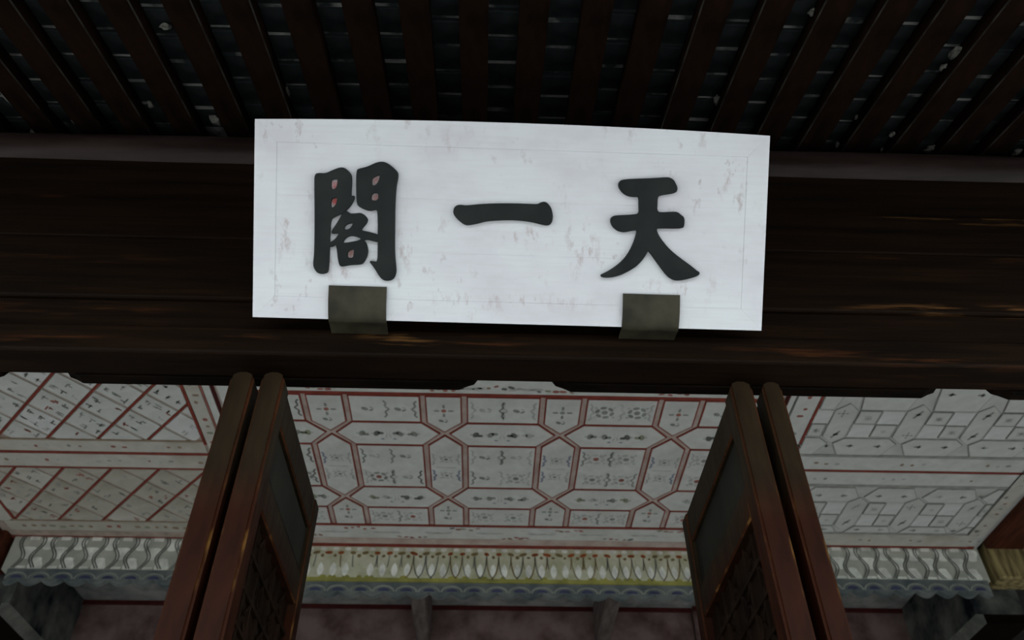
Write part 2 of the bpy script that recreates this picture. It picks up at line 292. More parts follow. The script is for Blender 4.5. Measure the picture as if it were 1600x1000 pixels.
# ---------------------------------------------------------------- roof over the porch
SL = 0.3612; T = math.tan(SL); ZR = 3.86; YR = 1.52
def rz(y, dz=0.0): return ZR + T*(y-YR) + dz
def roofbox(bm, x0, x1, y0, y1, d0, d1, mi=0):
    """box lying along the roof slope; d = distance above the rafter soffit"""
    c, s = math.cos(SL), math.sin(SL)
    v = [bm.verts.new((x, y - s*d, rz(y) + c*d)) for d in (d0, d1) for (x, y) in ((x0, y0), (x1, y0), (x1, y1), (x0, y1))]
    fs = []
    for f in ((0,3,2,1),(4,5,6,7),(0,1,5,4),(1,2,6,5),(2,3,7,6),(3,0,4,7)):
        q = bm.faces.new([v[i] for i in f]); q.material_index = mi; fs.append(q)
    return v, fs
roof = root('roof', 'dark underside of the porch eave with bricks laid on rafters', 'roof', (0, 0, 0), 'structure')
PITCHX = 0.156
Y_EAVE, Y_TOP = -.55, 1.70
RH = .046
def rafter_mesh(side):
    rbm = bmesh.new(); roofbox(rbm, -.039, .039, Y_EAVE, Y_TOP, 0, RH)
    if side:  # painted lit edge only on the lower arris facing the middle
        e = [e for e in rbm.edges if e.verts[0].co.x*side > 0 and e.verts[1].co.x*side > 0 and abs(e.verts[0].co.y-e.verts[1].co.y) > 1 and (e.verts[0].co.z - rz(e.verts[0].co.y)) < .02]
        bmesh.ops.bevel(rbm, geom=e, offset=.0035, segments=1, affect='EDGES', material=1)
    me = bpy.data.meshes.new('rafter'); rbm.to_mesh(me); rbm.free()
    me.materials.append(M['rafter']); me.materials.append(M['rafter_lit_edge']); return me
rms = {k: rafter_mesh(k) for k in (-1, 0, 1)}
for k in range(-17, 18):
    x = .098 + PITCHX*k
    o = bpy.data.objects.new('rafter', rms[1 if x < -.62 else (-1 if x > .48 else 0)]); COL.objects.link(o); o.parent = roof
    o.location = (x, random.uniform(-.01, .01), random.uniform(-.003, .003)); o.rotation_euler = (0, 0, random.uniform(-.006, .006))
# bricks: each one lies across two neighbouring rafters
ROW = 0.103
bricks = []
for v in range(4):
    b = bmesh.new(); tilt = (-.006, 0, .004, .008)[v]
    vs, fs = roofbox(b, -PITCHX/2+.0015, PITCHX/2-.0015, -ROW/2+.0075, ROW/2-.0075, 0, .028)
    # move to own origin
    off = Vector((0, -math.sin(SL)*0, rz(0)))
    for q in b.verts: q.co -= Vector((0, 0, rz(0)))
    for q in vs[:2]: q.co.z += tilt
    bmesh.ops.bevel(b, geom=b.edges[:], offset=.003, segments=1, affect='EDGES')
    me = bpy.data.meshes.new('brick'); b.to_mesh(me); b.free(); me.materials.append(M['brick']); bricks.append(me)
rest = bmesh.new()
for k in range(-16, 17):
    xc = .02 + PITCHX*k; ph = random.uniform(-.03, .03)
    for r in range(-6, 20):
        y = 0.10 + ROW*r + ph
        if y < Y_EAVE+.06 or y > Y_TOP-.05: continue
        if .84 < y < 1.66 and abs(xc) < 1.85:
            o = bpy.data.objects.new('brick', random.choice(bricks)); COL.objects.link(o); o.parent = roof
            o.location = (xc, y - math.sin(SL)*(RH+.001), rz(y) + math.cos(SL)*(RH+.001) + random.uniform(0, .003)); o.rotation_euler = (0, 0, random.uniform(-.012, .012))
        else:
            roofbox(rest, xc-PITCHX/2+.0015, xc+PITCHX/2-.0015, y-ROW/2+.0045, y+ROW/2-.0045, RH+.002, RH+.03)
obj('brick_course', rest, M['brick'], roof, stuff=True)
b = bmesh.new(); roofbox(b, -2.7, 2.75, Y_EAVE, Y_TOP+.05, RH+.0105, .16); obj('mortar_bed', b, M['mortar'], roof)
b = bmesh.new(); roofbox(b, -5.2, 5.2, Y_EAVE-.05, 2.3, .161, .22); roofbox(b, -5.2, -2.7, Y_EAVE, 2.3, .05, .16); roofbox(b, 2.75, 5.2, Y_EAVE, 2.3, .05, .16); obj('roof_deck', b, M['roof_back'], roof)
# lumps of mortar squeezed down between bricks and rafters
for (x, y, sx, sy) in [(1.303, 1.154, 0.0218, 0.0337), (1.294, 1.208, 0.0093, 0.0159), (0.838, 1.019, 0.0136, 0.017), (1.016, 1.013, 0.0051, 0.0195), (0.858, 1.189, 0.0037, 0.0183), (1.157, 1.439, 0.0254, 0.0131), (1.156, 1.497, 0.0083, 0.0104), (1.15, 1.581, 0.0171, 0.0214), (1.299, 1.521, 0.0094, 0.0135), (1.316, 1.599, 0.0216, 0.0185), (1.466, 1.592, 0.0258, 0.0246), (1.764, 1.598, 0.0151, 0.0216), (0.68, 1.376, 0.0109, 0.0254), (0.066, 1.206, 0.0082, 0.0118), (-0.916, 1.135, 0.0176, 0.0126), (-0.904, 1.537, 0.0227, 0.0325), (-1.207, 1.496, 0.0071, 0.013), (-1.085, 1.466, 0.01, 0.0144), (-1.366, 1.555, 0.0083, 0.0133), (-1.526, 1.617, 0.0148, 0.0121), (-1.523, 1.454, 0.009, 0.037), (-0.638, 1.39, 0.0049, 0.0308), (0.698, 1.065, 0.0052, 0.0298), (1.014, 1.509, 0.0073, 0.0386), (-0.565, 1.517, 0.0082, 0.0147), (0.564, 1.479, 0.0082, 0.0205)]:
    b = bmesh.new(); bmesh.ops.create_icosphere(b, subdivisions=2, radius=1.0)
    for q in b.verts:
        k = random.uniform(.55, 1.2); q.co = Vector((q.co.x*sx*k, q.co.y*sy*k, q.co.z*.009*k))
    o = obj('mortar_lump', b, M['plaster'], roof, (x, y, rz(y, .040))); o.rotation_euler = (SL, 0, 0)
# purlin that the rafters rest on
b = bmesh.new(); nseg, R = 24, .068
rings = []
for i in range(13):
    x = -3.2 + 6.5*i/12; rr = R + .003*math.sin(i*1.7)
    rings.append([b.verts.new((x, 1.575+rr*math.cos(2*math.pi*j/nseg), 3.752+rr*math.sin(2*math.pi*j/nseg))) for j in range(nseg)])
for A, B in zip(rings[:-1], rings[1:]):
    for j in range(nseg): b.faces.new((A[j], A[(j+1) % nseg], B[(j+1) % nseg], B[j]))
b.faces.new(rings[0][::-1]); b.faces.new(rings[-1])
tag(obj('purlin', b, M['purlin'], smooth=True), 'round brown roof purlin above the plaque, under the rafter feet', 'beam', 'structure')

# ---------------------------------------------------------------- facade timbers
bm = bmesh.new(); box(bm, (-3.2, 1.645, 3.665), (3.3, 1.70, 3.895)); tag(obj('purlin_board', bm, M['pivot']), 'dark board closing the gap between purlin and rafters', 'board', 'structure')
arch = root('architrave', 'wide dark timber architrave of stacked boards behind the white plaque', 'beam', (0, 0, 0), 'structure')
for (z0, z1, yf) in ((2.985, 3.085, 1.527), (3.088, 3.315, 1.520), (3.318, 3.485, 1.522), (3.488, 3.70, 1.545)):
    obj('plank', bbox((-3.1, yf, z0), (3.2, 1.63, z1), .006, seg=2), M['architrave'], arch)
lintel = root('lintel', 'dark door lintel under the plaque, worn to gold along its lower edge', 'beam', (0, 0, 0), 'structure')
obj('beam_body', bbox((-3.1, 1.512, 2.90), (3.2, 1.606, 2.984), .007, seg=2), M['lintel'], lintel)
def pivot_rail(x0, x1):
    p = [(x0, 2.97), (x0, 2.935), (x0+.012, 2.915), (x0+.03, 2.908), (x0+.05, 2.897), (x1-.05, 2.897), (x1-.03, 2.908), (x1-.012, 2.915), (x1, 2.935), (x1, 2.97)]
    b = bmesh.new(); prism(b, p, lambda a, c, h: (a, h, c), 1.607, 1.637); obj('pivot_rail', b, M['pivot'], lintel)
pivot_rail(-1.06, -.03); pivot_rail(.152, 1.145); pivot_rail(1.27, 2.3); pivot_rail(-2.3, -1.2)

for nm, x in (('column', -3.1), ('column', 3.2)):
    b = bmesh.new(); bmesh.ops.create_cone(b, cap_ends=True, segments=28, radius1=.15, radius2=.14, depth=3.66)
    side = 'left' if x < 0 else 'right'
    tag(obj(nm, b, M['column'], None, (x, 1.58, 1.83), smooth=False), 'round dark red timber column at the %s end of the doorway' % side, 'column', 'structure')

# ---------------------------------------------------------------- door leaves, standing open side by side
def door_leaf(n, x0, x1, y0, y1, face, label):
    r = root('door_%d' % n, label, 'door', ((x0+x1)/2, y0, 0), 'structure')
    hw = (x1-x0)/2; D = y1-y0
    def part(name, lo, hi, bev=.004, mats=None, seg=1, em=1):
        mm = mats or [M['door'], M['door_edge']]
        return obj(name, bbox(lo, hi, bev, em=em, seg=seg), mm, r)
    ztop = 2.868
    b = bmesh.new(); prof = [(-hw, .08), (hw, .08), (hw, ztop-.02), (hw*.72, ztop-.006), (hw*.3, ztop), (-hw*.3, ztop), (-hw*.72, ztop-.006), (-hw, ztop-.02)]
    prism(b, prof, lambda a, c, h: (a, h, c), 0, .062)
    ed = [e for e in b.edges if abs(e.verts[0].co.z-e.verts[1].co.z) > 1]
    bmesh.ops.bevel(b, geom=ed, offset=.006, segments=2, affect='EDGES', material=1)
    obj('outer_stile', b, [M['door'], M['door_edge']], r)
    part('inner_stile', (-hw, D-.055, .08), (hw, D, ztop-.018))
    part('top_rail', (-hw+.003, .0625, 2.757), (hw-.003, D-.0555, ztop-.02))
    part('mid_rail', (-hw+.003, .0625, 2.535), (hw-.003, D-.0555, 2.615))
    part('waist_rail', (-hw+.003, .0625, 1.08), (hw-.003, D-.0555, 1.16))
    part('waist_rail', (-hw+.003, .0625, .86), (hw-.003, D-.0555, .94))
    part('bottom_rail', (-hw+.003, .0625, .08), (hw-.003, D-.0555, .20))
    for nm, z0, z1 in (('upper_panel', 2.6155, 2.7565), ('waist_panel', .9405, 1.0795), ('skirt_panel', .2005, .8595)):
        b = bmesh.new(); box(b, (-hw*.45, .0625, z0), (hw*.45, D-.0555, z1))
        # raised field with a sunken border on both faces
        for s in (-1, 1):
            q = [f for f in b.faces if abs(f.calc_center_median().x - s*hw*.45) < 1e-6]
            g = bmesh.ops.inset_region(b, faces=q, thickness=.022, depth=.006)
        obj(nm, b, M['door_panel'], r)
    # lattice of slender bars between mid rail and waist rail
    b = bmesh.new(); za, zb, ya, yb = 1.16, 2.535, .0625, D-.0555
    ny, nz = 7, 18
    for i in range(1, ny):
        y = ya+(yb-ya)*i/ny; box(b, (-.010, y-.005, za), (.010, y+.005, zb))
    for j in range(1, nz):
        z = za+(zb-za)*j/nz; box(b, (-.0115, ya, z-.005), (.0115, yb, z+.005))
    cy, cz = (yb-ya)/ny, (zb-za)/nz
    for i in range(ny):
        for j in range(nz):
            if (i+j) % 2 == 0:
                y, z = ya+cy*(i+.5), za+cz*(j+.5)
                for s in (-1, 1):
                    f = lambda a, c, h: (h, a, c)
                    stroke(b, [(y-cy*.45, z-s*cz*.45), (y+cy*.45, z+s*cz*.45)], .008, f, .009, 0)
                    stroke(b, [(y-cy*.45, z-s*cz*.45), (y+cy*.45, z+s*cz*.45)], .008, f, -.009, 0)
    obj('lattice', b, M['lattice'], r, stuff=True)
    b = bmesh.new(); box(b, (-.003, ya, za), (.003, yb, zb)); obj('backing_board', b, M['lattice'], r)
    return r
door_leaf(1, -.619, -.562, 1.546, 2.14, 1, 'outer leaf of the left pair of open dark red doors, farther from the middle')
door_leaf(2, -.545, -.490, 1.545, 2.14, 1, 'inner leaf of the left pair of open dark red doors, its panelled face showing')
door_leaf(3, .577, .632, 1.548, 2.19, -1, 'inner leaf of the right pair of open dark red doors, its panelled face showing')
door_leaf(4, .655, .704, 1.548, 2.17, -1, 'outer leaf of the right pair of open dark red doors, gold rubbed along its edge')

# ---------------------------------------------------------------- painted ceiling
HZ = 4.0
ceiling = root('ceiling', 'painted hall ceiling of white panels framed by red lines', 'ceiling', (0, 0, 0), 'structure')
def cf(ox, oy): return lambda a, b, h: (a-ox, b-oy, -h)
def slab_part(name, x0, x1, y0, y1, mi):
    b = bmesh.new(); box(b, (x0, y0, HZ), (x1, y1, HZ+.03)); o = obj(name, b, mi, ceiling); return o
bay_mid = slab_part('middle_bay', -1.275, 1.385, 1.9, 4.54, M['pink'])
bay_left = slab_part('left_bay', -2.80, -1.2755, 1.9, 4.50, M['paleline'])
bay_right = slab_part('right_bay', 1.3855, 2.93, 1.9, 4.50, M['bay_grey'])
TH = .006
def panel(name, poly, bay, motif=None, line='red', lw=.007, base='white', gap=0.0):
    poly = ccw(poly)
    if gap: poly = inset(poly, gap)
    if len(poly) < 3 or abs(area(poly)) < 2e-4: return
    cx = sum(p[0] for p in poly)/len(poly); cy = sum(p[1] for p in poly)/len(poly)
    f = cf(cx, cy); b = bmesh.new()
    prism(b, poly, f, 0, TH, CI[line] if line else CI[base])
    inn = inset(poly, lw) if line else None
    if inn and len(inn) >= 3: flat(b, inn, f, TH+.0006, CI[base])
    if motif: motif(b, f, poly, cx, cy)
    obj(name, b, CM, bay, (cx, cy, HZ))
H1 = TH+.0012
def rosette(b, f, c, r, core='ink_red', ring='ink'):
    for i in range(6):
        a = i*math.pi/3+.3; disc(b, (c[0]+r*.68*math.cos(a), c[1]+r*.68*math.sin(a)), r*.33, r*.20, f, H1, CI[ring], 7, a+1.57)
    disc(b, c, r*.30, r*.30, f, H1, CI[core], 7)
    for i in range(4):
        a = i*math.pi/2+.78; disc(b, (c[0]+r*1.15*math.cos(a), c[1]+r*.95*math.sin(a)), r*.16, r*.16, f, H1, CI['ink_pale'], 6)
def bracket(b, f, c, h, s, k='ink'):
    x, y = c; w = h*.10*s
    stroke(b, [(x+w, y-h/2), (x, y-h*.36), (x+w*.5, y-h*.16), (x-w, y), (x+w*.5, y+h*.16), (x, y+h*.36), (x+w, y+h/2)], .010, f, H1, CI[k])
def leafpair(b, f, c, r, k='ink_green'):
    disc(b, (c[0]-r*.5, c[1]), r*.55, r*.36, f, H1, CI[k], 7, .5); disc(b, (c[0]+r*.35, c[1]+r*.25), r*.4, r*.22, f, H1, CI[k], 6, -.6)
    disc(b, (c[0]+r*.4, c[1]-r*.3), r*.36, r*.2, f, H1, CI['ink_pale'], 6, .6)
def crossflower(b, f, c, r, k='ink_red'):
    disc(b, c, r*.3, r*.3, f, H1, CI[k], 7)
    for i in range(4):
        a = i*math.pi/2; disc(b, (c[0]+r*.75*math.cos(a), c[1]+r*.75*math.sin(a)), r*.36, r*.17, f, H1, CI['ink'], 6, a)
def m_wide(rows, faded):
    def g(b, f, poly, cx, cy):
        xs = [p[0] for p in poly]; ys = [p[1] for p in poly]; w, h = max(xs)-min(xs), max(ys)-min(ys)
        for r in range(rows):
            y = min(ys)+h*(r+.5)/rows; hh = h/rows
            for c in range(2):
                x = min(xs)+w*(.27+.46*c); k = random.random()
                if k < .75: rosette(b, f, (x, y), min(.054, hh*.32), 'ink_red' if random.random() < .45 else 'ink', 'ink' if not faded and random.random() < .7 else 'ink_pale')
                else: leafpair(b, f, (x, y), .035, 'ink' if random.random() < .5 else 'ink_pale')
            for x, s in ((min(xs)+w*.09, -1), (min(xs)+w*.48, 1), (min(xs)+w*.52, -1), (max(xs)-w*.09, 1)):
                if random.random() < .62: bracket(b, f, (x, y), min(.13, hh*.66), s, 'ink_dark' if random.random() < .2 and not faded else ('ink' if random.random() < .4 else 'ink_pale'))
    return g
def m_hex(b, f, poly, cx, cy):
    xs = [p[0] for p in poly]; w = max(xs)-min(xs)
    for t in (-.25, -.11, .11, .25):
        k = random.choice(['ink', 'ink_green', 'ink_pale', 'ink', 'ink_dark'])
        sg = 1 if t < 0 else -1; disc(b, (cx+w*t, cy), .016, .024, f, H1, CI[k], 7, random.uniform(-.6, .6)); disc(b, (cx+w*t+sg*.020, cy+random.uniform(-.01, .01)), .018, .012, f, H1, CI[k], 6); disc(b, (cx+w*t-sg*.02, cy), .010, .008, f, H1, CI['ink_pale'], 6)
    for s in (-1, 1): stroke(b, [(cx+s*.012, cy-.03), (cx+s*.005, cy), (cx+s*.012, cy+.03)], .005, f, H1, CI['ink_pale'])
    for s in (-1, 1): disc(b, (cx+s*.03, cy+.045), .010, .006, f, H1, CI['ink_blue'], 5)
def m_narrow(n):
    def g(b, f, poly, cx, cy):
        if n == 1: crossflower(b, f, (cx, cy-.03), .045, 'ink_red' if random.random() < .5 else 'ink'); leafpair(b, f, (cx, cy+.05), .028, 'ink')
        else:
            for s in (-1, 1):
                rosette(b, f, (cx, cy+s*.075), .036, 'ink', 'ink_pale')
                for q in (-1, 1): bracket(b, f, (cx+q*.062, cy+s*.075), .10, q, 'ink_pale' if random.random() < .5 else 'ink_blue')
            stroke(b, [(cx-.05, cy), (cx+.05, cy)], .008, f, H1, CI['ink_pale'])
    return g
Y0, Y1, Y2, Y3, Y4, Y5 = 3.072, 3.279, 3.472, 3.863, 4.075, 4.262
YA, YB = (Y1+Y2)/2-.004, (Y3+Y4)/2
CXS = [-1.335, -.779, -.221, .347, .905, 1.463]; NW = .098
X0, X1 = -1.185, 1.374
def midp(poly, motif=None, **kw):
    p = clip_rect(ccw(poly), X0, X1, Y0-.001, Y5+.001)
    if len(p) >= 3: panel('panel', p, bay_mid, motif, **kw)
g = .0115
for i, c in enumerate(CXS):
    l, r = c-NW, c+NW
    midp([(l+g, Y0), (r-g, Y0), (r-g, Y1), (c, YA-g), (l+g, Y1)], m_narrow(1) if X0 < c < X1 else None)
    midp([(l+g, Y2), (c, YA+g), (r-g, Y2), (r-g, Y3), (c, YB-g), (l+g, Y3)], m_narrow(2) if X0 < c < X1 else None)
    midp([(l+g, Y5), (r-g, Y5), (r-g, Y4), (c, YB+g), (l+g, Y4)], m_narrow(1) if X0 < c < X1 else None)
    if i+1 < len(CXS):
        n = CXS[i+1]; a, d = r+g, n-NW-g
        midp([(a, Y0), (d, Y0), (d, Y1-.002), (a, Y1-.002)], m_wide(1, i > 1 and i != 3))
        midp([(a, Y2+.002), (d, Y2+.002), (d, Y3-.002), (a, Y3-.002)], m_wide(2, i > 1))
        midp([(a, Y4+.002), (d, Y4+.002), (d, Y5), (a, Y5)], m_wide(1, True))
        for ya, yl, yh in ((YA, Y1, Y2), (YB, Y3, Y4)):
            midp([(c+.022, ya), (a, yl+.002), (d, yl+.002), (n-.022, ya), (d, yh-.002), (a, yh-.002)], m_hex)
def border(poly, bay, mot=None, base='white', line=None):
    panel('border_panel', poly, bay, mot, line=line, base=base)
def rect(x0, x1, y0, y1): return [(x0, y0), (x1, y0), (x1, y1), (x0, y1)]
def m_flowers(step, y_hi, y_lo, red=.7):
    def gg(b, f, poly, cx, cy):
        xs = [p[0] for p in poly]; ys = [p[1] for p in poly]; x = min(xs)+step*.5; k = 0
        while x < max(xs)-.05:
            yc = y_hi if k % 2 else y_lo
            for t in range(5):
                q = ('ink_red' if random.random() < red else random.choice(['ink_brown', 'ink_dark', 'ink_green']))
                disc(b, (x+(t-2)*.036+random.uniform(-.008, .008), yc+random.uniform(-.012, .012)), random.uniform(.01, .022), random.uniform(.006, .012), f, H1, CI[q], 6, random.uniform(-.5, .5))
            for t in range(3): disc(b, (x+step*.5+(t-1)*.05, (y_hi+y_lo)/2), .035, .010, f, H1, CI['ink_pale'], 7, random.uniform(-.3, .3))
            x += step; k += 1
    return gg
def ribbon(name, poly, bay, k):
    panel(name, poly, bay, None, line=None, base=k)
# lines and borders of the middle bay
ribbon('line_batten', rect(X0, X1, Y0-.024, Y0-.003), bay_mid, 'red')
ribbon('line_batten', rect(X0, X1, Y5+.003, Y5+.022), bay_mid, 'red')
border(rect(X0, X1, 2.86, Y0-.026), bay_mid, m_flowers(.27, 3.02, 3.0, .6))
border(rect(X0, X1, 1.95, 2.855), bay_mid)
border(rect(X0, X1, Y5+.024, 4.42), bay_mid, m_flowers(.30, 4.305, 4.40, .75))
ribbon('line_batten', rect(X0, X1, 4.424, 4.49), bay_mid, 'pink')
ribbon('line_batten', rect(X0, X1, 4.494, 4.54), bay_mid, 'red')

border(rect(-1.262, -1.188, 2.86, 4.42), bay_mid)
# left bay: diamonds between red diagonals and pale diagonals
def glyphs(b, f, poly, cx, cy):
    d1 = (.11*.75, .125*.75); d2 = (-.9*.075, .075)
    for i in (-1, 0, 1):
        for j in (-1, 1):
            if random.random() < .2: continue
            x, y = cx+i*.036+j*.024, cy+i*.040-j*.026
            if area(inset(poly, .028) or [(0,0),(0,0),(0,0)]) <= 0 or not all((q1[0]-q0[0])*(y-q0[1])-(q1[1]-q0[1])*(x-q0[0]) > 0 for q0, q1 in zip(inset(poly, .020), inset(poly, .020)[1:]+inset(poly, .020)[:1])) or len(clip_rect([(x-.014, y-.014), (x+.014, y-.014), (x+.014, y+.014), (x-.014, y+.014)], min(p[0] for p in poly), max(p[0] for p in poly), min(p[1] for p in poly), max(p[1] for p in poly))) < 3: continue
            k = random.choice(['ink', 'ink', 'ink_pale', 'ink_pale', 'ink_dark', 'ink_red', 'greyline'])
            u, v = (.66, .75), (-.67, .74)
            for t in range(random.choice([2, 3, 3])):
                du = random.uniform(-.012, .012); dv = random.uniform(-.014, .014); L = random.uniform(.008, .018)
                if random.random() < .5: stroke(b, [(x+u[0]*(du-L)+v[0]*dv, y+u[1]*(du-L)+v[1]*dv), (x+u[0]*(du+L)+v[0]*dv, y+u[1]*(du+L)+v[1]*dv)], .008, f, H1, CI[k])
                else: stroke(b, [(x+u[0]*du+v[0]*(dv-L), y+u[1]*du+v[1]*(dv-L)), (x+u[0]*du+v[0]*(dv+L), y+u[1]*du+v[1]*(dv+L))], .008, f, H1, CI[k])
def diamonds(x0, x1, y0, y1, xr, sr, ss, xp, sp, ps, bases):
    """red lines x = xr + k*ss - sr*(y-y1); pale lines x = xp + k*ps + sp*(y-y0)"""
    for k in range(-12, 12):
        for j in range(-14, 14):
            # corners: intersections of two red and two pale lines
            def hit(kk, jj):
                A = xr+kk*ss; B = xp+jj*ps   # x = A - sr*(y-y1) = B + sp*(y-y0)
                y = (A + sr*y1 - B + sp*y0)/(sr+sp); return (A-sr*(y-y1), y)
            p = [hit(k, j), hit(k+1, j), hit(k+1, j+1), hit(k, j+1)]
            p = inset(p, .0095); p = clip_rect(p, x0, x1, y0, y1) if p else []
            if len(p) >= 3 and abs(area(p)) > .0012: panel('panel', p, bay_left, glyphs if abs(area(p)) > .008 else None, line=None, base=random.choice(bases))
        x_at = lambda y: xr+k*ss-sr*(y-y1)
        w = .0075
        p = clip_rect(ccw([(x_at(y0-.3)-w, y0-.3), (x_at(y0-.3)+w, y0-.3), (x_at(y1+.3)+w, y1+.3), (x_at(y1+.3)-w, y1+.3)]), x0, x1, y0, y1)
        if len(p) >= 3 and abs(area(p)) > .001: panel('line_batten', p, bay_left, None, line=None, base='red')
diamonds(-2.665, -1.432, 2.70, 3.462, -1.696, .905, .2475, -1.725, .885, .222, ['white', 'white', 'white', 'white_cool'])
diamonds(-2.665, -1.432, 3.735, 4.262, -1.932+.247*0, .868, .2465, -2.353, .84, .222, ['white_warm', 'white_stain', 'white_stain'])
def m_dots(step, ks, r=.012):
    def gg(b, f, poly, cx, cy):
        xs = [p[0] for p in poly]; ys = [p[1] for p in poly]; lx = max(xs)-min(xs) > max(ys)-min(ys)
        lo, hi = (min(xs), max(xs)) if lx else (min(ys), max(ys)); t = lo+step*.6
        while t < hi-.04:
            for i in range(random.choice([2, 3])):
                c = (t+i*.055, cy+random.uniform(-.006, .006)) if lx else (cx+random.uniform(-.006, .006), t+i*.055)
                disc(b, c, r*random.uniform(.7, 1.4), r*random.uniform(.6, 1.1), f, H1, CI[random.choice(ks)], 6)
            t += step
    return gg
FL = ['ink_red', 'ink_pale', 'ink', 'ink_brown']
ribbon('line_batten', rect(-2.68, -1.43, 3.466, 3.478), bay_left, 'ink_brown')
border(rect(-2.68, -1.43, 3.481, 3.572), bay_left, m_dots(.22, FL), 'white_warm')
ribbon('line_batten', rect(-2.76, -1.30, 3.576, 3.596), bay_left, 'red')
border(rect(-2.68, -1.43, 3.600, 3.714), bay_left, m_dots(.26, FL), 'white_warm')
ribbon('line_batten', rect(-2.68, -1.43, 3.717, 3.730), bay_left, 'red')
ribbon('line_batten', rect(-1.430, -1.416, 2.6, 3.50), bay_left, 'red')
border(rect(-1.412, -1.345, 2.6, 3.572), bay_left, m_dots(.19, ['ink_red', 'ink_green', 'ink_brown'], .014), 'white_warm')
ribbon('line_batten', rect(-1.342, -1.332, 2.6, 3.572), bay_left, 'ink_red')
border(rect(-1.329, -1.295, 2.6, 3.572), bay_left, None, 'white')
ribbon('line_batten', rect(-1.292, -1.277, 2.6, 4.4), bay_left, 'darkred')
border(rect(-1.412, -1.295, 3.60, 4.26), bay_left, m_dots(.19, ['ink_red', 'ink_green', 'ink_brown'], .014), 'white_warm')
ribbon('line_batten', rect(-1.430, -1.416, 3.60, 4.26), bay_left, 'red')
ribbon('line_batten', rect(-2.70, -1.295, 4.265, 4.278), bay_left, 'ink_brown')
border(rect(-2.74, -1.295, 4.281, 4.385), bay_left, m_dots(.16, ['ink_brown', 'ink_green', 'ink_brown', 'ink_red'], .016), 'white_stain')
border(rect(-2.76, -1.295, 4.388, 4.445), bay_left, None, 'paleline')
ribbon('line_batten', rect(-2.80, -1.277, 4.448, 4.48), bay_left, 'red')
ribbon('line_batten', rect(-2.682, -2.669, 2.6, 4.26), bay_left, 'red')
border(rect(-2.76, -2.685, 2.6, 4.278), bay_left, None, 'white_warm')

# right bay: long hexagons and small squares
def hexv(c, w, ya, yb, cap): return [(c-w, ya), (c, ya-cap), (c+w, ya), (c+w, yb), (c, yb+cap), (c-w, yb)]
def m_vert(b, f, poly, cx, cy):
    for s in (-1, 1):
        k = random.choice(['ink', 'ink_pale', 'ink'])
        if random.random() < .5: crossflower(b, f, (cx+s*.012, cy+s*.085), .026, 'ink')
        else: stroke(b, [(cx+.016, cy+s*.085-.03), (cx-.012, cy+s*.085+.03)], .012, f, H1, CI[k]); disc(b, (cx+.004, cy+s*.085), .016, .010, f, H1, CI[k], 6)
def m_square(b, f, poly, cx, cy):
    disc(b, (cx, cy), .014, .014, f, H1, CI['ink_pale'], 6)
    if random.random() < .6: rosette(b, f, (cx, cy), .022, 'ink_pale', 'ink_pale')
def m_pair(b, f, poly, cx, cy):
    for t in (-.07, .07):
        k = random.choice(['ink', 'ink_pale', 'ink'])
        disc(b, (cx+t, cy), .022, .008, f, H1, CI[k], 6); disc(b, (cx+t+random.uniform(-.01, .01), cy), .008, .016, f, H1, CI[k], 6)
def right_block(y0, y1, ya, yb, yc0, yc1, cs, low):
    """narrow hexagons from ya to yb, squares between, a row of long hexagons from yc0 to yc1"""
    rp = lambda p, mo, **kw: (lambda q: panel('panel', q, bay_right, mo, **kw) if len(q) >= 3 else None)(clip_rect(ccw(p), 1.567, 2.795, y0, y1))
    w = .058; cap = .055
    for i in range(len(cs)):
        c = cs[i]
        rp(hexv(c, w, ya, yb, cap), m_vert if 1.62 < c < 2.74 else None, line='ink_pale', lw=.004, base='white', gap=.002)
        if i+1 < len(cs):
            n = cs[i+1]; a, d = c+w+.004, n-w-.004; mx, my = (a+d)/2, (ya+yb)/2
            for (q0, q1, r0, r1, sq) in ((a, mx, ya, my, 1), (mx, d, my, yb, 1), (mx, d, ya, my, 0), (a, mx, my, yb, 0)):
                rp([(q0+.003, r0+.003), (q1-.003, r0+.003), (q1-.003, r1-.003), (q0+.003, r1-.003)], m_square if sq else None, line='ink' if sq else None, lw=.005, base='white' if sq else 'white_cool')
            rp([(c+.012, yc0+.05), (a, yc0+.004), (d, yc0+.004), (n-.012, yc0+.05), (d, yc1), (a, yc1)] if low else [(a, yc0), (d, yc0), (n-.012, yc1-.05), (d, yc1-.004), (a, yc1-.004), (c+.012, yc1-.05)], m_pair, line='greyline', lw=.004, base='white', gap=.001)
            # far side strip of the block
            e0, e1 = (y0, ya-.004) if low else (yb+.004, y1)
            if e1-e0 > .03: rp([(c+w*.3, e0), (n-w*.3, e0), (d, e1), (a, e1)] if low else [(a, e0), (d, e0), (n-w*.3, e1), (c+w*.3, e1)], m_pair, line='greyline', lw=.004, base='white', gap=.002)
right_block(2.86, 3.50, 3.125, 3.342, 3.347, 3.497, [1.355, 1.706, 2.056, 2.396, 2.745, 3.09], True)
border(rect(1.567, 2.795, 2.6, 2.858), bay_right)
right_block(3.80, 4.285, 3.955, 4.205, 3.805, 3.95, [1.352, 1.695, 2.038, 2.36, 2.692, 3.03], False)
GR = ['ink_pale', 'ink', 'ink_pale', 'ink_brown']
ribbon('line_batten', rect(1.42, 2.81, 3.500, 3.516), bay_right, 'greyline')
border(rect(1.42, 2.81, 3.519, 3.632), bay_right, m_dots(.45, GR))
ribbon('line_batten', rect(1.42, 2.87, 3.636, 3.654), bay_right, 'red')
border(rect(1.42, 2.81, 3.658, 3.772), bay_right, m_dots(.42, GR))
ribbon('line_batten', rect(1.42, 2.81, 3.775, 3.796), bay_right, 'greyline')
ribbon('line_batten', rect(1.552, 1.564, 2.6, 3.498), bay_right, 'red')
border(rect(1.445, 1.549, 2.6, 3.498), bay_right, m_dots(.2, ['ink_red', 'ink', 'ink_red'], .014))
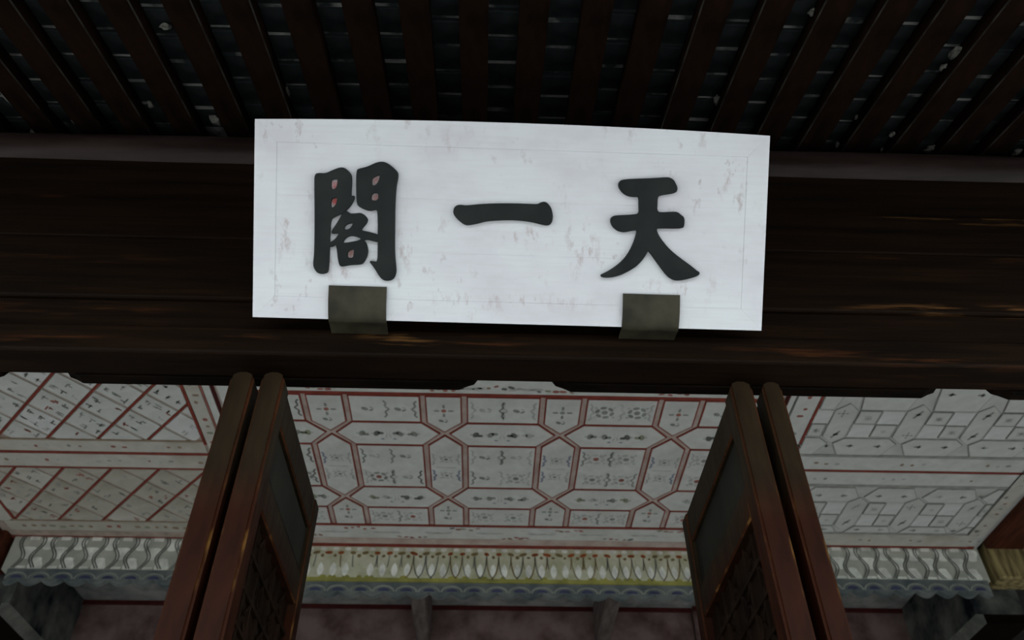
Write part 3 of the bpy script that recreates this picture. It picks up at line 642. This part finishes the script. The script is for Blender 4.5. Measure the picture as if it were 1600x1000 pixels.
ribbon('line_batten', rect(1.436, 1.442, 2.6, 3.498), bay_right, 'ink_dark')
border(rect(1.408, 1.433, 2.6, 3.498), bay_right)
ribbon('line_batten', rect(1.388, 1.405, 2.6, 4.4), bay_right, 'darkred')
border(rect(1.41, 1.549, 3.80, 4.285), bay_right)
ribbon('line_batten', rect(1.41, 2.80, 4.288, 4.303), bay_right, 'greyline')
border(rect(1.41, 2.86, 4.306, 4.435), bay_right, m_dots(.3, GR), 'white_warm')
ribbon('line_batten', rect(1.388, 2.905, 4.440, 4.475), bay_right, 'red')
ribbon('line_batten', rect(2.798, 2.808, 2.6, 4.30), bay_right, 'ink_dark')
border(rect(2.811, 2.90, 2.6, 4.303), bay_right, m_dots(.24, GR), 'white_warm')

# unseen dark slabs, added above the ceiling to keep daylight out
bm = bmesh.new(); box(bm, (-5.2, 1.86, 4.5), (5.2, 8.4, 4.6)); box(bm, (-5.0, 1.87, 4.04), (-2.81, 8.2, 4.08)); box(bm, (2.94, 1.87, 4.04), (5.0, 8.2, 4.08))
tag(obj('ceiling_light_block', bm, M['roof_back']), 'unseen dark slabs added above the painted ceiling to block daylight', 'ceiling', 'structure')

# ---------------------------------------------------------------- painted frieze beam behind the ceiling
frieze = root('trim_1', 'painted frieze beam with scale pattern below the ceiling edge', 'frieze', (0, 0, 0), 'structure')
def ff(y): return lambda a, b, h: (a, y-h, b)
def frieze_seg(name, x0, x1, y, zb):
    b = bmesh.new(); box(b, (x0, y, zb), (x1, y+.11, 3.998)); return b
rim = 'fz_line'
# middle panel with narrow scales
b = frieze_seg('scale_panel', -1.30, 1.42, 4.53, 3.768)
for q in b.faces: q.material_index = FI['fz_mid']
f = ff(4.53); e = .0015
per = .0715; n = int(2.72/per)
flat(b, rect(-1.30, 1.42, 3.770, 3.800), f, e, FI['fz_yellow'])
for i in range(n):
    x = -1.29+per*(i+.5); fade = x < -.5
    jx = random.uniform(-.004, .004)
    disc(b, (x+jx, 3.978), .019, .012, f, 2*e, FI['fz_blob'], 8)
    disc(b, (x+per/2, 3.953), random.uniform(.016, .027), .011, f, 2*e, FI[random.choice(['fz_orange', 'fz_brown', 'fz_orange'])], 7, random.uniform(-.4, .4))
    disc(b, (x+jx, 3.934), random.uniform(.009, .015), random.uniform(.006, .013), f, 2*e, FI[random.choice(['fz_brown', 'fz_brown', 'fz_mid'])], 6, random.uniform(-.5, .5))
    if random.random() < (.5 if fade else .97):
        t = [(x, 3.893), (x+.014, 3.872), (x+.020, 3.845), (x+.013, 3.818), (x, 3.805), (x-.013, 3.818), (x-.020, 3.845), (x-.014, 3.872)]
        flat(b, [(p[0]+jx, p[1]) for p in t], f, 2*e, FI['fz_blob'])
    for s_ in (-1, 1):
        if random.random() < (.4 if fade else .96):
            z1 = 3.80 if random.random() < .7 and not fade else 3.87
            pts = [(x-s_*per*.5, 3.938), (x-s_*per*.47, 3.900), (x-s_*per*.40, 3.862), (x-s_*per*.24, 3.825), (x+s_*per*.04, 3.798)]
            if z1 > 3.85: pts = pts[:3]
            stroke(b, pts, random.uniform(.004, .008), f, 3*e, FI['fz_line' if random.random() < .6 else 'fz_brown'])
    if random.random() < .5: disc(b, (x+random.uniform(-.02, .02), 3.803), random.uniform(.015, .035), .012, f, 1.5*e, FI['fz_yellow'], 7)
obj('scale_panel', b, FM, frieze)
def cloud_panel(x0, x1, flip):
    b = frieze_seg('cloud_panel', x0, x1, 4.462, 3.79); f = ff(4.462); e = .0015
    for q in b.faces: q.material_index = FI['fz_side']
    per = .178; k = 0; x = x0+.03
    while x < x1-.03:
        for (dx, zc, dn) in ((0, 3.952, 1), (per*.45, 3.895, 1), (-per*.16, 3.835, -1), (per/2, 3.985, 2), (per*.4, 3.805, 3)):
            xc = x+dx
            if xc > x1-.05 or xc < x0+.05: continue
            if dn in (1, -1):
                p = [(-.046, .026), (-.036, .040), (.036, .040), (.046, .026), (.042, .004), (.030, -.012), (.026, -.036), (-.026, -.036), (-.030, -.012), (-.042, .004)]
                flat(b, chaikin([(xc+a*.92, zc-.005+dn*c) for a, c in (p if dn == 1 else p[::-1])], 1), f, 2*e, FI['fz_blob'])
            elif dn == 2: flat(b, rect(xc-.028, xc+.028, 3.972, 3.995), f, 2*e, FI['fz_blob'])
            else: flat(b, rect(xc-.028, xc+.028, 3.796, 3.812), f, 2*e, FI['fz_blob'])
        for dx, s in ((per*.25, 1), (per*.75, -1)):
            for o in (-.011, .004):
                pts = [(x+dx+o+s*.022*math.sin((z-3.80)/.19*2*math.pi-.6), z) for z in [3.80+.0195*j for j in range(11)]]
                if max(p[0] for p in pts) < x1-.01: stroke(b, pts, .008, f, 3*e, FI['fz_line'])
        x += per
    obj('cloud_panel', b, FM, frieze)
cloud_panel(-2.745, -1.302, 0); cloud_panel(1.422, 2.93, 1)
def valance(x0, x1, y, z0, z1):
    b = bmesh.new(); f = ff(y); per = .128; e = .0015
    n = max(1, round((x1-x0)/per)); per = (x1-x0)/n
    top = [(x0, z1), (x1, z1)]; low = []
    for i in range(n):
        for j in range(6):
            t = j/6; low.append((x0+per*(i+t), z0+(z1-z0)*.34*(1-abs(math.cos(math.pi*t)))))
    low.append((x1, z0))
    prism(b, low + top[::-1], f, -.03, .012, FI['fz_teal'])
    for i in range(n):
        c = x0+per*(i+.5); zz = z0+(z1-z0)*.30
        arc = [(c+per*.46*math.cos(math.pi*t/8), zz+(z1-z0)*.42*math.sin(math.pi*t/8)) for t in range(9)]
        stroke(b, arc, .011, f, .012+2*e, FI['fz_pale'])
        flat(b, [(c+per*.26*math.cos(math.pi*t/8), zz+.004+(z1-z0)*.22*math.sin(math.pi*t/8)) for t in range(9)], f, .012+e, FI['fz_blue'])
    return obj('valance', b, FM, frieze)
valance(-1.30, 1.42, 4.53, 3.685, 3.767); valance(-2.70, -1.302, 4.462, 3.705, 3.789); valance(1.422, 2.905, 4.462, 3.695, 3.789)
obj('end_block', bbox((2.97, 4.40, 3.785), (3.26, 4.56, 4.03), .01), M['end_block'], frieze)
obj('end_block', bbox((-3.05, 4.40, 3.80), (-2.77, 4.56, 4.03), .01), M['tie_red'], frieze)

# ---------------------------------------------------------------- tie beams and rear ceiling
tb = root('trim_2', 'red brown tie beam along the right edge of the ceiling, painted behind the frieze', 'beam', (0, 0, 0), 'structure')
obj('front_length', bbox((2.93, 1.87, 3.955), (3.16, 4.39, 4.035), .01), M['tie_red'], tb)
tl = root('trim_3', 'dark tie beam along the left edge of the ceiling, painted behind the frieze', 'beam', (0, 0, 0), 'structure')
obj('front_length', bbox((-3.1, 1.87, 3.955), (-2.81, 4.39, 4.035), .01), M['tie_red'], tl)
for rt_, s, x in ((tl, -1, -2.70), (tb, 1, 2.85)):
    b = bmesh.new(); box(b, (min(x, x+s*.3), 4.60, 3.655), (max(x, x+s*.3), 7.6, 4.045)); obj('painted_length', b, M['tie_painted'], rt_)
    b = bmesh.new(); prism(b, [(x, 3.654), (x+s*.045, 3.60), (x+s*.045, 3.654)], lambda a, c, h: (a, h, c), 4.60, 7.6); obj('lower_edge', b, M['tie_edge'], rt_)
    b = bmesh.new(); box(b, (min(x+s*.0455, x+s*.3), 4.60, 3.60), (max(x+s*.0455, x+s*.3), 7.6, 3.6545)); obj('underside', b, M['pivot'], rt_)
rear = root('ceiling_rear', 'dim painted rear ceiling strip beyond the frieze, crossed by joists', 'ceiling', (0, 0, 0), 'structure')
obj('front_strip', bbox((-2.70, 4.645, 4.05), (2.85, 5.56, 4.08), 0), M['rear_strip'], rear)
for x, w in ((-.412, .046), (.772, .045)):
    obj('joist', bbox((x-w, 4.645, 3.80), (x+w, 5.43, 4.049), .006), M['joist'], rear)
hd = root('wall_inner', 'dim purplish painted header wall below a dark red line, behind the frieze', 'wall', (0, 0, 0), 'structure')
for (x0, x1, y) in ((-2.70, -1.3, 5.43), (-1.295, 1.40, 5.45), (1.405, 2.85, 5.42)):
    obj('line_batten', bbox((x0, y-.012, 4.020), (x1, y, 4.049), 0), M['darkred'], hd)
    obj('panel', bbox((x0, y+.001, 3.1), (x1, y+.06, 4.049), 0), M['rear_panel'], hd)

# ---------------------------------------------------------------- plaque
O = Vector((.0412, 1.46, 2.9623)); TA, PH = .8089, -.0070
a0 = Vector((1, 0, 0)); b0 = Vector((0, -math.sin(TA), math.cos(TA)))
pa = a0*math.cos(PH)+b0*math.sin(PH); pb = -a0*math.sin(PH)+b0*math.cos(PH); pn = pa.cross(pb)
pm = Matrix((pa, pb, pn)).transposed().to_4x4(); pm.translation = O
pl = root('plaque', 'white wooden name plaque with three black raised characters, leaning forward on two hooks', 'sign')
pl.matrix_world = pm
W, HH, TK = 1.2275, .4688, .032
FR = .052
def bow(x): return HH + .0105*(1-(2*x/W)**2)
idn = lambda a, b, h: (a, b, h)
def strip_top(x0, x1, ylow, n=12):
    xs = [x0+(x1-x0)*i/n for i in range(n+1)]
    return [(x, ylow) for x in (x0, x1)] + [(x, bow(x)) for x in xs[::-1]]
gp = .00015
# field of three boards and a flush frame of four boards, hair joints between
ys = [FR, .165, .293, HH-FR]
for y0, y1 in zip(ys[:-1], ys[1:]):
    b = bmesh.new(); prism(b, rect(-W/2+FR+gp, W/2-FR-gp, y0+gp*.6, y1-gp*.6), idn, -TK, -.0006); obj('field_board', b, M['plaque'], pl)
b = bmesh.new(); prism(b, [(-W/2, 0), (W/2, 0), (W/2-FR, FR-gp), (-W/2+FR, FR-gp)], idn, -TK, 0); obj('frame_board', b, M['plaque'], pl)
b = bmesh.new(); prism(b, [(-W/2+FR, HH-FR+gp), (W/2-FR, HH-FR+gp)] + [(W/2-W*i/12, bow(W/2-W*i/12)) for i in range(13)], idn, -TK, 0); obj('frame_board', b, M['plaque'], pl)
b = bmesh.new(); prism(b, [(-W/2, gp), (-W/2+FR-gp, FR), (-W/2+FR-gp, HH-FR), (-W/2, HH-gp)], idn, -TK, 0); obj('frame_board', b, M['plaque'], pl)
b = bmesh.new(); prism(b, [(W/2, gp), (W/2, HH-gp), (W/2-FR+gp, HH-FR), (W/2-FR+gp, FR)], idn, -TK, 0); obj('frame_board', b, M['plaque'], pl)
def character(polys, label):
    cu = bpy.data.curves.new('tmp', 'CURVE'); cu.dimensions = '2D'; cu.fill_mode = 'BOTH'; cu.extrude = .0045; cu.bevel_depth = .0015; cu.bevel_resolution = 1
    for p in polys:
        q = chaikin(p, 2 if len(p) > 12 else 1)
        s = cu.splines.new('POLY'); s.points.add(len(q)-1); s.use_cyclic_u = True
        for pt, c in zip(s.points, q): pt.co = (c[0], c[1], 0, 1)
    t = bpy.data.objects.new('tmp', cu); COL.objects.link(t)
    bpy.context.view_layer.update()
    me = bpy.data.meshes.new_from_object(t.evaluated_get(bpy.context.evaluated_depsgraph_get()))
    bpy.data.objects.remove(t); bpy.data.curves.remove(cu)
    me.name = 'character'
    o = bpy.data.objects.new('character', me); COL.objects.link(o); me.materials.clear(); me.materials.append(M['letter'])
    o.parent = pl; o.location = (0, 0, .0035); o['label'] = label; return o
character(ge, 'black raised character \u95a3'); character(yi, 'black raised character \u4e00'); character(tian, 'black raised character \u5929')
for x in (-.42, .42):
    b = bmesh.new(); p0 = Vector((x, .36, -TK-.001)); p1 = pm.inverted() @ Vector((x+.04, 1.518, 3.42))
    d = (p1-p0).normalized(); u = d.orthogonal().normalized(); w = d.cross(u)
    A = [b.verts.new(p0+(u*math.cos(i*math.pi/4)+w*math.sin(i*math.pi/4))*.007) for i in range(8)]; B = [b.verts.new(p1+(u*math.cos(i*math.pi/4)+w*math.sin(i*math.pi/4))*.007) for i in range(8)]
    for i in range(8): b.faces.new((A[i], A[(i+1) % 8], B[(i+1) % 8], B[i]))
    b.faces.new(A[::-1]); b.faces.new(B); obj('stay_rod', b, M['iron'], pl)

# ---------------------------------------------------------------- hooks that carry the plaque's lower edge
def hook(xc, label):
    wd = .069; t = .004; lip = .081
    loc = O + pa*xc; inv = pm.inverted()
    # profile in the plaque's (b, n) plane: lip down the face, round the edge, back to the lintel
    end = inv @ Vector((loc.x, 1.512, 2.972))
    prof = [(lip, .0015), (lip*.75, .004), (lip*.5, .0055), (lip*.25, .0045), (.006, .0015), (-.002, -.0015), (-.0055, -.006), (-.0075, -.012)]
    e = (end.y, end.z); prof += [(-.0075+(e[0]+.0075)*s, -.012+(e[1]+.012)*s) for s in (.35, .7, 1.0)]
    b = bmesh.new(); rows = []
    for i, (pb_, pn_) in enumerate(prof):
        q0 = prof[max(0, i-1)]; q1 = prof[min(len(prof)-1, i+1)]
        tx, ty = q1[0]-q0[0], q1[1]-q0[1]; L = math.hypot(tx, ty); nx, ny = ty/L, -tx/L
        if i < 5: nx, ny = 0, 1
        rows.append([(pb_, pn_), (pb_+abs(t)*(nx if i >= 5 else 0), pn_+t*(ny if i >= 5 else 1))])
    # outward side: away from the plaque (front of face, below the edge)
    rows = [[r[0], r[1] if r[1][1] >= r[0][1]-1e-9 or r[1][0] < r[0][0] else (2*r[0][0]-r[1][0], 2*r[0][1]-r[1][1])] for r in rows]
    V = [[b.verts.new(pm @ Vector((xc+s*wd, p[0], p[1])) - loc) for s in (-1, 1) for p in r] for r in rows]
    for A, B in zip(V[:-1], V[1:]):
        b.faces.new((A[0], A[2], B[2], B[0])); b.faces.new((A[1], B[1], B[3], A[3])); b.faces.new((A[0], B[0], B[1], A[1])); b.faces.new((A[2], A[3], B[3], B[2]))
    b.faces.new((V[0][0], V[0][1], V[0][3], V[0][2])); b.faces.new((V[-1][0], V[-1][2], V[-1][3], V[-1][1]))
    bmesh.ops.recalc_face_normals(b, faces=b.faces[:])
    o = obj('plaque_hook', b, M['hook'], None, loc, smooth=True); o.data.set_sharp_from_angle(angle=1.1); tag(o, label, 'hook', None, 'metal hooks under the plaque'); return o
hook(-.3638, 'dull brass hook plate under the leftmost character, the tall gate-shaped one')
hook(.3417, 'dull brass hook plate under the rightmost character, the one with spread legs')
